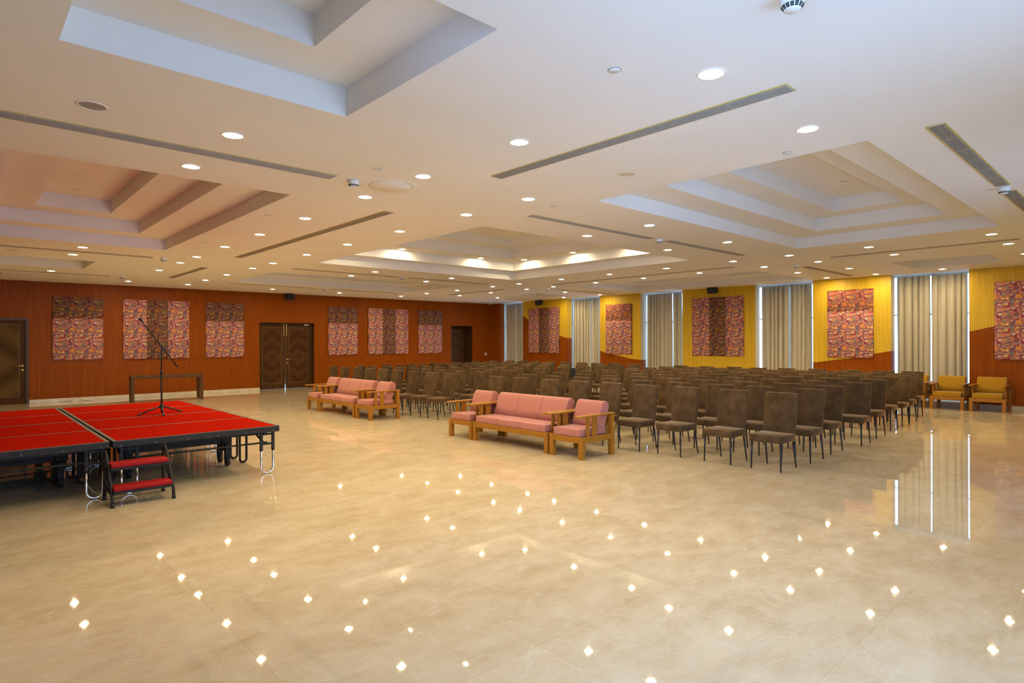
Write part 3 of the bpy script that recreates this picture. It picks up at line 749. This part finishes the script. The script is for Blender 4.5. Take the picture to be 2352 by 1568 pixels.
# wall loudspeakers, camera, switch
def wall_speaker(loc, rz, lab):
    t = thing('wall_loudspeaker', lab, 'loudspeaker', loc, rz, 'black wall loudspeakers')
    tilt = Matrix.Translation((0, -0.20, 0)) @ Matrix.Rotation(radians(16), 4, 'X')
    b_ = mk('black_plastic'); b_.box((-0.16, -0.09, -0.105), (0.16, 0.09, 0.105), 0.035, 3, tilt); b_.build('cabinet', t)
    g = mk('speaker_cloth'); g.box((-0.135, -0.097, -0.085), (0.135, -0.085, 0.085), 0.004, 1, tilt); g.build('grille', t)
    a = mk('black_metal'); a.box((-0.04, -0.02, -0.05), (0.04, 0, 0.05)); a.tube([(0, -0.01, 0), (0, -0.12, 0)], 0.02, 8); a.build('bracket', t)
wall_speaker((8.91, YW, 3.33), 0, 'black loudspeaker on the orange wall above the double door')
wall_speaker((XW, 18.33, 3.33), radians(-90), 'black loudspeaker on the far yellow pier, near the corner')
wall_speaker((XW, 10.27, 3.35), radians(-90), 'black loudspeaker on the middle yellow pier above a wide hanging')
t = thing('security_camera', 'small white dome camera under the ceiling in the corner', 'camera', (18.35, 21.5, ZC))
h = mk('white_plastic'); h.lathe([(0.0, 0), (0.055, -0.0005), (0.055, -0.03), (0.045, -0.045)], n=20); h.build('base', t)
h = mk('black_plastic'); h.lathe([(0.040, -0.043), (0.036, -0.065), (0.02, -0.08), (0.0, -0.083)], n=20); h.build('lens_dome', t)
t = thing('wall_switch', 'small white switch plate on the orange wall right of the corner door', 'switch', (18.26, YW-0.001, 1.10))
h = mk('white_plastic'); h.box((-0.06, -0.012, -0.06), (0.06, 0, 0.06), 0.004, 2); h.build('plate', t)
h = mk('dark_void'); h.box((-0.022, -0.016, -0.022), (0.022, -0.011, 0.022), 0.003, 1); h.build('rocker', t)
h = mk('cable_rubber')
h.tube([(2.60, YW-0.012, 0.26), (2.60, YW-0.012, 0.18), (2.57, YW-0.03, 0.06), (2.48, YW-0.08, 0.008), (2.32, YW-0.10, 0.006), (2.20, YW-0.06, 0.006)], 0.004, 6)
h.tube([(2.66, YW-0.012, 0.24), (2.68, YW-0.02, 0.12), (2.74, YW-0.08, 0.02), (2.84, YW-0.22, 0.006), (2.95, YW-0.27, 0.006)], 0.004, 6)
tag(h.build('loose_cable'), 'thin dark cable coming out of the orange wall onto the floor', 'cable')
t = thing('floor_box', 'black box on the floor before the second window, behind the chairs', 'box', (18.35, 16.42, 0))
h = mk('black_plastic'); h.box((-0.17, -0.17, 0.0), (0.17, 0.17, 0.60), 0.012, 2); h.build('body', t)
h = mk('speaker_cloth'); h.box((-0.178, -0.14, 0.05), (-0.168, 0.14, 0.56), 0.003, 1); h.build('front_grille', t)

# ------------------------------------------------------------------ furniture: velvet chairs
def make_chair(label):
    t = thing('upholstered_chair', label, 'chair', (0, 0, 0), 0)
    s_ = mk('brown_velvet'); s_.box((-0.27, -0.222, 0.365), (0.165, 0.222, 0.462), 0.022, 3)
    for v in s_.bm.verts:                                     # slightly crowned seat, soft front edge
        if v.co.z > 0.44: v.co.z += 0.010*(1-(v.co.y/0.222)**2)*(1-((v.co.x+0.05)/0.22)**2)
    s_.build('seat', t)
    b_ = MB(); b_.mat('brown_velvet'); n0 = b_.box((-0.03, -0.215, 0.355), (0.03, 0.215, 0.987), 0.016, 3)
    for v in b_.bm.verts:
        k = max(0.0, (v.co.z-0.36)/0.63); v.co.x += 0.135 + 0.105*k**1.25
    b_.build('backrest', t)
    for sy in (-1, 1):
        l = mk('black_leg_metal'); l.tube([(-0.232, sy*0.190, 0.372), (-0.243, sy*0.197, 0.0)], 0.0155, 10, r1=0.009); l.build('leg', t)
    for sy in (-1, 1):
        l = mk('black_leg_metal'); l.tube([(0.15, sy*0.188, 0.372), (0.225, sy*0.195, 0.0)], 0.0155, 10, r1=0.009); l.build('leg', t)
    return t
RIGHT = [  # top-of-back x per row (front to back), y per column from the right end
    ([8.32, 8.31, 8.31, 8.24, 8.27, 8.22, 8.20, 8.19, 8.19], [3.61, 4.29, 5.06, 5.74, 6.47, 7.15, 7.84, 8.61, 9.33]),
    ([9.20, 9.24, 9.16, 9.13, 9.16, 9.20, 9.13, 9.08, 9.14], [3.59, 4.34, 4.96, 5.70, 6.46, 7.22, 7.88, 8.59, 9.34]),
    ([10.08, 10.19, 10.09, 10.06, 10.11, 10.06, 10.03, 10.09, 10.08], [3.64, 4.32, 4.99, 5.72, 6.49, 7.20, 7.88, 8.64, 9.37]),
    ([11.16, 11.17, 11.09, 11.13, 11.07, 11.03, 11.02, 11.04, 11.00], [3.58, 4.30, 4.99, 5.78, 6.48, 7.20, 7.88, 8.68, 9.37]),
    ([12.22, 12.13, 12.14, 12.12, 12.01, 11.99, 11.95, 11.97, 11.94], [3.67, 4.34, 5.07, 5.85, 6.54, 7.26, 7.92, 8.66, 9.40]),
    ([13.33, 13.29, 13.17, 13.19, 13.06, 13.03, 12.95, 12.93, 12.87], [3.77, 4.44, 5.15, 5.91, 6.60, 7.27, 7.99, 8.75, 9.42]),
    ([14.10, 14.04, 14.12, 14.11, 13.90, 13.79, 13.84, 13.74, 13.67], [3.78, 4.45, 5.15, 5.97, 6.61, 7.26, 8.01, 8.73, 9.46]),
    ([14.89, 14.95, 14.94, 14.85, 14.64, 14.75, 14.72, 14.72, 14.45], [3.85, 4.51, 5.19, 5.96, 6.57, 7.38, 8.05, 8.86, 9.44]),
    ([15.90, 15.92, 15.88, 15.78, 15.67, 15.41, 15.50, 15.35, 15.32], [3.97, 4.55, 5.24, 5.98, 6.70, 7.30, 8.01, 8.75, 9.53])]
LEFT = [  # y per column from the centre aisle
    ([8.21, 8.19, 8.14, 8.24, 8.27, 8.28, 8.26, 8.21, 8.23], [10.95, 11.60, 12.26, 13.14, 13.93, 14.62, 15.25, 15.88, 16.61]),
    ([9.17, 9.06, 9.02, 9.05, 9.14, 9.13, 9.21, 9.03, 9.06], [11.02, 11.65, 12.30, 13.09, 13.82, 14.52, 15.24, 15.82, 16.50]),
    ([10.04, 10.01, 10.09, 10.12, 10.09, 10.02, 10.04, 10.00, 9.98], [10.93, 11.64, 12.34, 13.24, 13.97, 14.49, 15.26, 15.88, 16.60]),
    ([11.27, 11.12, 11.10, 11.10, 11.20, 11.08, 11.06, 10.85, 10.84], [11.19, 11.81, 12.52, 13.31, 14.14, 14.68, 15.39, 15.90, 16.56]),
    ([12.18, 12.21, 12.29, 12.20, 12.16, 12.01, 12.02, 11.72, 11.71], [11.20, 12.03, 12.78, 13.45, 14.17, 14.70, 15.43, 15.90, 16.52]),
    ([13.00, 12.93, 12.94, 12.99, 13.13, 12.98, 12.80, 12.73, 12.65], [11.15, 11.84, 12.63, 13.43, 14.19, 14.84, 15.42, 15.98, 16.62]),
    ([13.87, 13.89, 13.77, 13.61, 13.71, 13.58, 13.95, 13.63, 13.58], [11.20, 11.99, 12.57, 13.20, 14.03, 14.68, 15.47, 16.01, 16.66]),
    ([14.63, 14.62, 14.60, 14.72, 14.45, 14.52, 14.60, 14.40, 14.54], [11.18, 11.92, 12.62, 13.39, 13.95, 14.67, 15.42, 15.98, 16.77]),
    ([15.36, 15.49, 15.27, 15.31, 15.38, 15.27, 15.20, 15.36, 15.15], [11.17, 12.03, 12.57, 13.23, 14.02, 14.60, 15.27, 16.07, 16.58])]
chair0 = None
rnd = random.Random(3)
for blk, rows in (('right', RIGHT), ('left', LEFT)):
    for r, (xs_, ys_) in enumerate(rows):
        for k, (x, y) in enumerate(zip(xs_, ys_)):
            rowname = 'front row' if r == 0 else ('back row' if r == 8 else ORD[r] + ' row')
            end = 'from its right end' if blk == 'right' else 'from the centre aisle'
            lab = 'brown velvet chair in the %s of the %s block, %s %s' % (rowname, blk, ORD[k], end)
            pos_ = (x-0.275, y, 0); rz = radians(rnd.uniform(-2.5, 2.5))
            if r == 0: rz = radians(rnd.uniform(-1, 1))
            grp = 'rows of velvet chairs'
            if chair0 is None:
                chair0 = make_chair(lab); chair0.location = pos_; chair0['group'] = grp
            else: dup(chair0, pos_, rz, lab, group=grp)

# ------------------------------------------------------------------ teak sofas and armchairs (face -x, origin at front corner of low y)
def teak_seat(name, label, cat, x, y0, y1, fabric, nseat, group, dx=0.0):
    wd = y1-y0
    t = thing(name, label, cat, (x, y0, 0), 0, group)
    LG = 0.072
    for ly in (0.0, wd-LG):
        l = mk('teak'); l.box((0, ly, 0), (LG, ly+LG, 0.318), 0.003, 1); l.build('leg', t)
    for ly in (0.0, wd-LG):
        l = mk('teak'); l.box((0.672, ly, 0), (0.745, ly+LG, 0.60), 0.003, 1); l.build('leg', t)
    f = mk('teak'); f.box((0.004, LG, 0.232), (0.05, wd-LG, 0.316), 0.003, 1); f.box((0.69, LG, 0.232), (0.735, wd-LG, 0.316), 0.003, 1)
    for ly in (0.008, wd-0.056): f.box((LG, ly, 0.232), (0.672, ly+0.048, 0.316), 0.003, 1)
    f.box((0.05, LG, 0.285), (0.69, wd-LG, 0.305)); f.build('seat_frame', t)
    for k, ly in enumerate((0.005, wd-0.067)):
        a = mk('teak'); a.box((-0.055, ly-0.012, 0.600), (0.76, ly+0.074, 0.626), 0.006, 2); ar = a.build('armrest', t)
        for xa, xb_ in ((0.135, 0.195), (0.265, 0.365)):
            q = mk('teak'); q.box((xa, ly+0.016, 0.312), (xb_, ly+0.042, 0.602), 0.002, 1); q.build('arm_slat', ar)
    bk = mk('teak')
    rot = Matrix.Translation((0.655, 0, 0.316)) @ Matrix.Rotation(radians(12), 4, 'Y')
    bk.box((0, LG+0.004, 0.24), (0.022, wd-LG-0.004, 0.31), 0.003, 1, rot); bk.box((0, LG+0.004, 0.02), (0.022, wd-LG-0.004, 0.08), 0.003, 1, rot)
    nsl = max(4, int(wd/0.13))
    for k in range(nsl):
        yy = LG+0.02+(wd-2*LG-0.08)*k/(nsl-1); bk.box((0.003, yy, 0.08), (0.019, yy+0.04, 0.24), 0.002, 1, rot)
    bk.build('back_frame', t)
    a0, a1 = 0.062, wd-0.062
    for k in range(nseat):
        ya, yb_ = a0+(a1-a0)*k/nseat, a0+(a1-a0)*(k+1)/nseat
        s_ = mk(fabric); s_.box((0.015, ya+0.002, 0.317), (0.62, yb_-0.002, 0.425), 0.014, 3); s_.build('seat_cushion', t)
        rot2 = Matrix.Translation((0.425, 0, 0.427)) @ Matrix.Rotation(radians(19), 4, 'Y')
        c_ = mk(fabric); prof = [(0.0, 0.0), (-0.006, 0.12), (-0.004, 0.25), (0.0, 0.32)]
        prof += [(0.085-0.085*cos(q*pi/10), 0.325+0.092*sin(q*pi/10)) for q in range(1, 10)] + [(0.168, 0.31), (0.165, 0.15), (0.16, 0.0)]
        cxp, czp = 0.082, 0.2; rings = []
        for yy, sc_ in ((ya+0.002, 0.90), (ya+0.005, 0.955), (ya+0.014, 0.99), (ya+0.026, 1.0), (yb_-0.026, 1.0), (yb_-0.014, 0.99), (yb_-0.005, 0.955), (yb_-0.002, 0.90)):
            rings.append([c_.bm.verts.new(rot2 @ Vector((cxp+(px-cxp)*sc_, yy, czp+(pz-czp)*(sc_*0.5+0.5)))) for px, pz in prof])
        for ra, rb in zip(rings, rings[1:]):
            for q in range(len(prof)):
                q2 = (q+1) % len(prof); f_ = c_.bm.faces.new((ra[q], ra[q2], rb[q2], rb[q])); f_.smooth = True
        c_.bm.faces.new(rings[0]); c_.bm.faces.new(rings[-1][::-1])
        for v in c_.bm.verts: v.co.z = max(v.co.z, 0.4262)
        c_.build('back_cushion', t)
    return t
G1 = 'pink cushioned teak seats'
teak_seat('armchair', 'pink teak armchair at the right end of the nearer sofa set', 'armchair', 6.56, 5.688, 6.328, 'pink_fabric', 1, G1)
teak_seat('sofa', 'pink three seat teak sofa between the two nearer pink armchairs', 'sofa', 6.56, 6.376, 8.156, 'pink_fabric', 3, G1)
teak_seat('armchair', 'pink teak armchair at the left end of the nearer sofa set', 'armchair', 6.56, 8.198, 8.842, 'pink_fabric', 1, G1)
teak_seat('armchair', 'pink teak armchair at the right end of the farther sofa set', 'armchair', 6.56, 11.667, 12.315, 'pink_fabric', 1, G1)
teak_seat('sofa', 'pink three seat teak sofa of the farther set, before the double door', 'sofa', 6.56, 12.378, 14.15, 'pink_fabric', 3, G1)
teak_seat('armchair', 'pink teak armchair at the left end of the farther sofa set', 'armchair', 6.56, 14.178, 14.814, 'pink_fabric', 1, G1)
G2 = 'mustard armchairs by the window wall'
teak_seat('armchair', 'mustard teak armchair against the orange pier, rightmost of three', 'armchair', 17.74, 2.61, 3.30, 'mustard_fabric', 1, G2)
teak_seat('armchair', 'mustard teak armchair before the last curtained window, middle of three', 'armchair', 17.74, 3.40, 4.09, 'mustard_fabric', 1, G2)
teak_seat('armchair', 'mustard teak armchair half hidden behind the last velvet chairs', 'armchair', 17.74, 4.19, 4.88, 'mustard_fabric', 1, G2)

# dark console table at the orange wall
t = thing('console_table', 'dark brown wooden table with square legs standing before the orange wall', 'table', (4.61, 20.07, 0), radians(-6.0))
h = mk('dark_table_wood'); h.box((-0.92, -0.33, 0.665), (0.92, 0.33, 0.745), 0.004, 1); h.build('tabletop', t)
for sx in (-1, 1):
    for sy in (-1, 1):
        h = mk('dark_table_wood'); h.box((min(sx*0.92, sx*0.84), min(sy*0.33, sy*0.25), 0), (max(sx*0.92, sx*0.84), max(sy*0.33, sy*0.25), 0.667), 0.003, 1); h.build('leg', t)

# ------------------------------------------------------------------ folding stage
ZS = 0.62
def stage_unit(x0, x1, y0, y1, label, proto=None):
    t = thing('stage_platform', label, 'stage platform', (x0, y0, 0), 0, 'folding stage units')
    wx, wy = x1-x0, y1-y0; half = wy/2
    for k in range(2):
        ya, yb_ = k*half+0.003, (k+1)*half-0.003
        d_ = mk('black_metal'); d_.box((0.0, ya, ZS-0.075), (wx, yb_, ZS-0.006), 0.004, 1)
        d_.box((-0.004, ya-0.001, ZS-0.045), (wx+0.004, yb_+0.001, ZS-0.035), 0.002, 1)
        dk = d_.build('deck', t)
        c_ = mk('red_carpet'); c_.box((0.035, ya+0.014, ZS-0.010), (wx-0.035, yb_-0.014, ZS)); c_.build('carpet', dk)
        e_ = mk('aluminium_edge')
        for lo, hi in (((0, ya), (0.035, yb_)), ((wx-0.035, ya), (wx, yb_)), ((0.035, ya), (wx-0.035, ya+0.014)), ((0.035, yb_-0.014), (wx-0.035, yb_))):
            e_.box((lo[0], lo[1], ZS-0.008), (hi[0], hi[1], ZS+0.0015))
        e_.build('edge_trim', dk)
        rv = mk('chrome')
        for q in range(6):
            xx = 0.08+q*(wx-0.16)/5
            if k == 0: rv.lathe([(0.007, 0), (0.004, 0.004), (0, 0.005)], n=8)
        rv.bm.clear()
        if k == 0:
            for q in range(6):
                xx = 0.08+q*(wx-0.16)/5; rv.box((xx-0.004, -0.003, ZS-0.060), (xx+0.004, 0.001, ZS-0.052), 0.002, 2)
            rv.build('rivets', dk)
        else: rv.bm.free()
    # U-shaped legs: the outer pairs have chrome height extensions, the inner ones are plain black hoops
    def hoop(xc, yy, w2, ztop, zlow, r, mat):
        l = mat
        pts = [(xc-w2, yy, ztop), (xc-w2, yy, zlow+w2)] + [(xc-w2*cos(a), yy, zlow+w2-w2*sin(a)) for a in [pi*k/10 for k in range(1, 10)]] + [(xc+w2, yy, zlow+w2), (xc+w2, yy, ztop)]
        l.tube(pts, r, 8)
    for yy in (0.09, wy-0.09):
        for xc in (0.17, wx-0.125):
            l = mk('black_metal')
            for s_ in (-1, 1): l.box((xc+s_*0.075-0.017, yy-0.017, 0.31), (xc+s_*0.075+0.017, yy+0.017, ZS-0.07), 0.003, 1)
            l.box((xc-0.075, yy-0.012, 0.375), (xc+0.075, yy+0.012, 0.40)); l.box((xc-0.075, yy-0.012, 0.50), (xc+0.075, yy+0.012, 0.525))
            lg = l.build('leg', t)
            ch = mk('chrome'); hoop(xc, yy, 0.075, 0.36, 0.012, 0.0135, ch); ch.build('chrome_extension', lg)
            kn = mk('black_plastic')
            for s_ in (-1, 1): kn.lathe([(0.0, 0.30), (0.021, 0.30), (0.023, 0.325), (0.021, 0.345), (0.0, 0.345)], (xc+s_*0.075, yy, 0), 12)
            kn.build('locking_collar', lg)
    for yy in (1.02, wy-1.02+0.11):
        for xc in (0.14, wx-0.11):
            l = mk('black_metal'); hoop(xc, yy, 0.045, ZS-0.07, 0.016, 0.016, l); l.build('leg', t)
    fr2 = mk('black_metal')
    fr2.tube([(0.17, 0.09, 0.405), (wx-0.125, 0.09, 0.405)], 0.012, 8); fr2.tube([(0.17, wy-0.09, 0.405), (wx-0.125, wy-0.09, 0.405)], 0.012, 8)
    for yy in (0.30, wy-0.30): fr2.box((0.06, yy-0.02, ZS-0.135), (wx-0.06, yy+0.02, ZS-0.075))
    for xx in (0.16, wx-0.16):
        fr2.box((xx-0.02, 0.05, ZS-0.115), (xx+0.02, wy-0.05, ZS-0.075))
        for yy, s_ in ((0.09, 1), (wy-0.09, -1)): fr2.tube([(xx, yy+s_*0.02, 0.40), (xx-0.02, yy+s_*0.40, ZS-0.08)], 0.014, 8)
    fr2.build('under_frame', t)
    # central folding carriage with castors
    ca = mk('black_metal'); ca.box((0.25, half-0.10, 0.30), (wx-0.25, half-0.05, 0.38)); ca.box((0.25, half+0.05, 0.30), (wx-0.25, half+0.10, 0.38))
    for xx in (0.33, wx-0.33): ca.box((xx-0.06, half-0.12, 0.20), (xx+0.06, half+0.12, 0.50), 0.02, 2); ca.box((xx-0.03, half-0.20, 0.08), (xx+0.03, half-0.12, 0.30)); ca.box((xx-0.03, half+0.12, 0.08), (xx+0.03, half+0.20, 0.30))
    cg = ca.build('folding_carriage', t)
    for xx in (0.33, wx-0.33):
        for yy in (half-0.16, half+0.16):
            wh = mk('black_plastic'); wh.tube([(xx-0.022, yy, 0.062), (xx+0.022, yy, 0.062)], 0.0615, 20); wh.build('castor_wheel', cg)
    return t
stage_unit(1.272, 3.10, 7.84, 10.155, 'red topped stage unit, front right of four, above the red steps')
stage_unit(1.272, 3.10, 10.172, 12.487, 'red topped stage unit, back right of four, carrying the microphone stand')
stage_unit(-0.60, 1.245, 7.855, 10.165, 'red topped stage unit, front left of four, cut by the picture edge')
stage_unit(-0.60, 1.245, 10.182, 12.497, 'red topped stage unit, back left of four, nearest the single door')

t = thing('portable_steps', 'small black framed steps with two red treads before the stage', 'steps', (1.18, 7.355, 0))
for zt, ya, yb_, nm in ((0.205, 0.015, 0.20, 'tread'), (0.425, 0.165, 0.36, 'tread')):
    h = mk('red_rubber'); h.box((0.025, ya, zt-0.045), (0.565, yb_, zt), 0.012, 3); tr_ = h.build('tread', t)
    h = mk('black_metal'); h.box((0.02, ya+0.01, zt-0.075), (0.57, yb_-0.01, zt-0.044), 0.004, 1); h.build('tread_support', tr_)
for xx in (0.012, 0.578):
    h = mk('black_metal'); h.tube([(xx, 0.02, 0.0), (xx, 0.035, 0.10), (xx, 0.23, 0.36), (xx, 0.36, 0.498), (xx, 0.40, 0.525), (xx, 0.435, 0.525), (xx, 0.462, 0.49), (xx, 0.47, 0.40), (xx, 0.47, 0.0)], 0.0165, 10)
    h.box((xx-0.014, 0.06, 0.13), (xx+0.014, 0.47, 0.155)); h.tube([(xx, 0.46, 0.33), (xx, 0.34, 0.36), (xx, 0.30, 0.28), (xx, 0.10, 0.145)], 0.012, 8)
    sf = h.build('side_frame', t)
    for yy in (0.02, 0.47):
        q = mk('black_plastic'); q.tube([(xx, yy, 0.0), (xx, yy, 0.045)], 0.02, 10); q.build('rubber_foot', sf)

# ------------------------------------------------------------------ microphone stand
t = thing('microphone_stand', 'black boom microphone stand on three legs standing on the red stage', 'microphone stand', (2.30, 10.32, ZS+0.0015))
h = mk('black_metal'); h.tube([(0, 0, 0.02), (0, 0, 0.62)], 0.013, 12); h.tube([(0, 0, 0.62), (0, 0, 0.955)], 0.0095, 12); h.build('pole', t)
h = mk('black_plastic'); h.lathe([(0.0, 0.085), (0.026, 0.085), (0.034, 0.10), (0.034, 0.125), (0.02, 0.15), (0.0, 0.15)], n=16); h.build('hub', t)
for k in range(3):
    a = radians((185, 262, 22)[k]); dx, dy = cos(a), sin(a)
    l = mk('black_metal'); l.tube([(dx*0.02, dy*0.02, 0.115), (dx*0.30, dy*0.30, 0.018)], 0.0105, 8); lg = l.build('leg', t)
    q = mk('black_plastic'); q.tube([(dx*0.27, dy*0.27, 0.026), (dx*0.325, dy*0.325, 0.013)], 0.0135, 8); q.build('rubber_foot', lg)
h = mk('black_plastic'); h.lathe([(0.0, 0.60), (0.018, 0.60), (0.018, 0.66), (0.0, 0.66)], n=14); h.build('height_clutch', t)
B0, B1 = Vector((0.208, -0.02, 0.713)), Vector((-0.255, -0.02, 1.385))
h = mk('black_metal'); h.tube([B0, B1], 0.008, 10); bo = h.build('boom', t)
dv = (B1-B0).normalized()
h = mk('black_plastic'); h.tube([B0-dv*0.01, B0+dv*0.06], 0.014, 10); h.build('counterweight', bo)
h = mk('black_plastic'); pv = B0+dv*0.32; h.tube([(pv.x, -0.035, pv.z), (pv.x, 0.02, pv.z)], 0.022, 12); h.tube([pv-dv*0.05, pv+dv*0.05], 0.017, 10); h.tube([(0, 0, 0.945), (pv.x, 0, pv.z)], 0.012, 8); h.build('boom_clutch', t)
h = mk('black_plastic'); h.tube([B1-dv*0.005, B1+dv*0.05], 0.017, 12); h.tube([B1+dv*0.03, B1+dv*0.065], 0.021, 12); h.build('microphone_clip', bo)
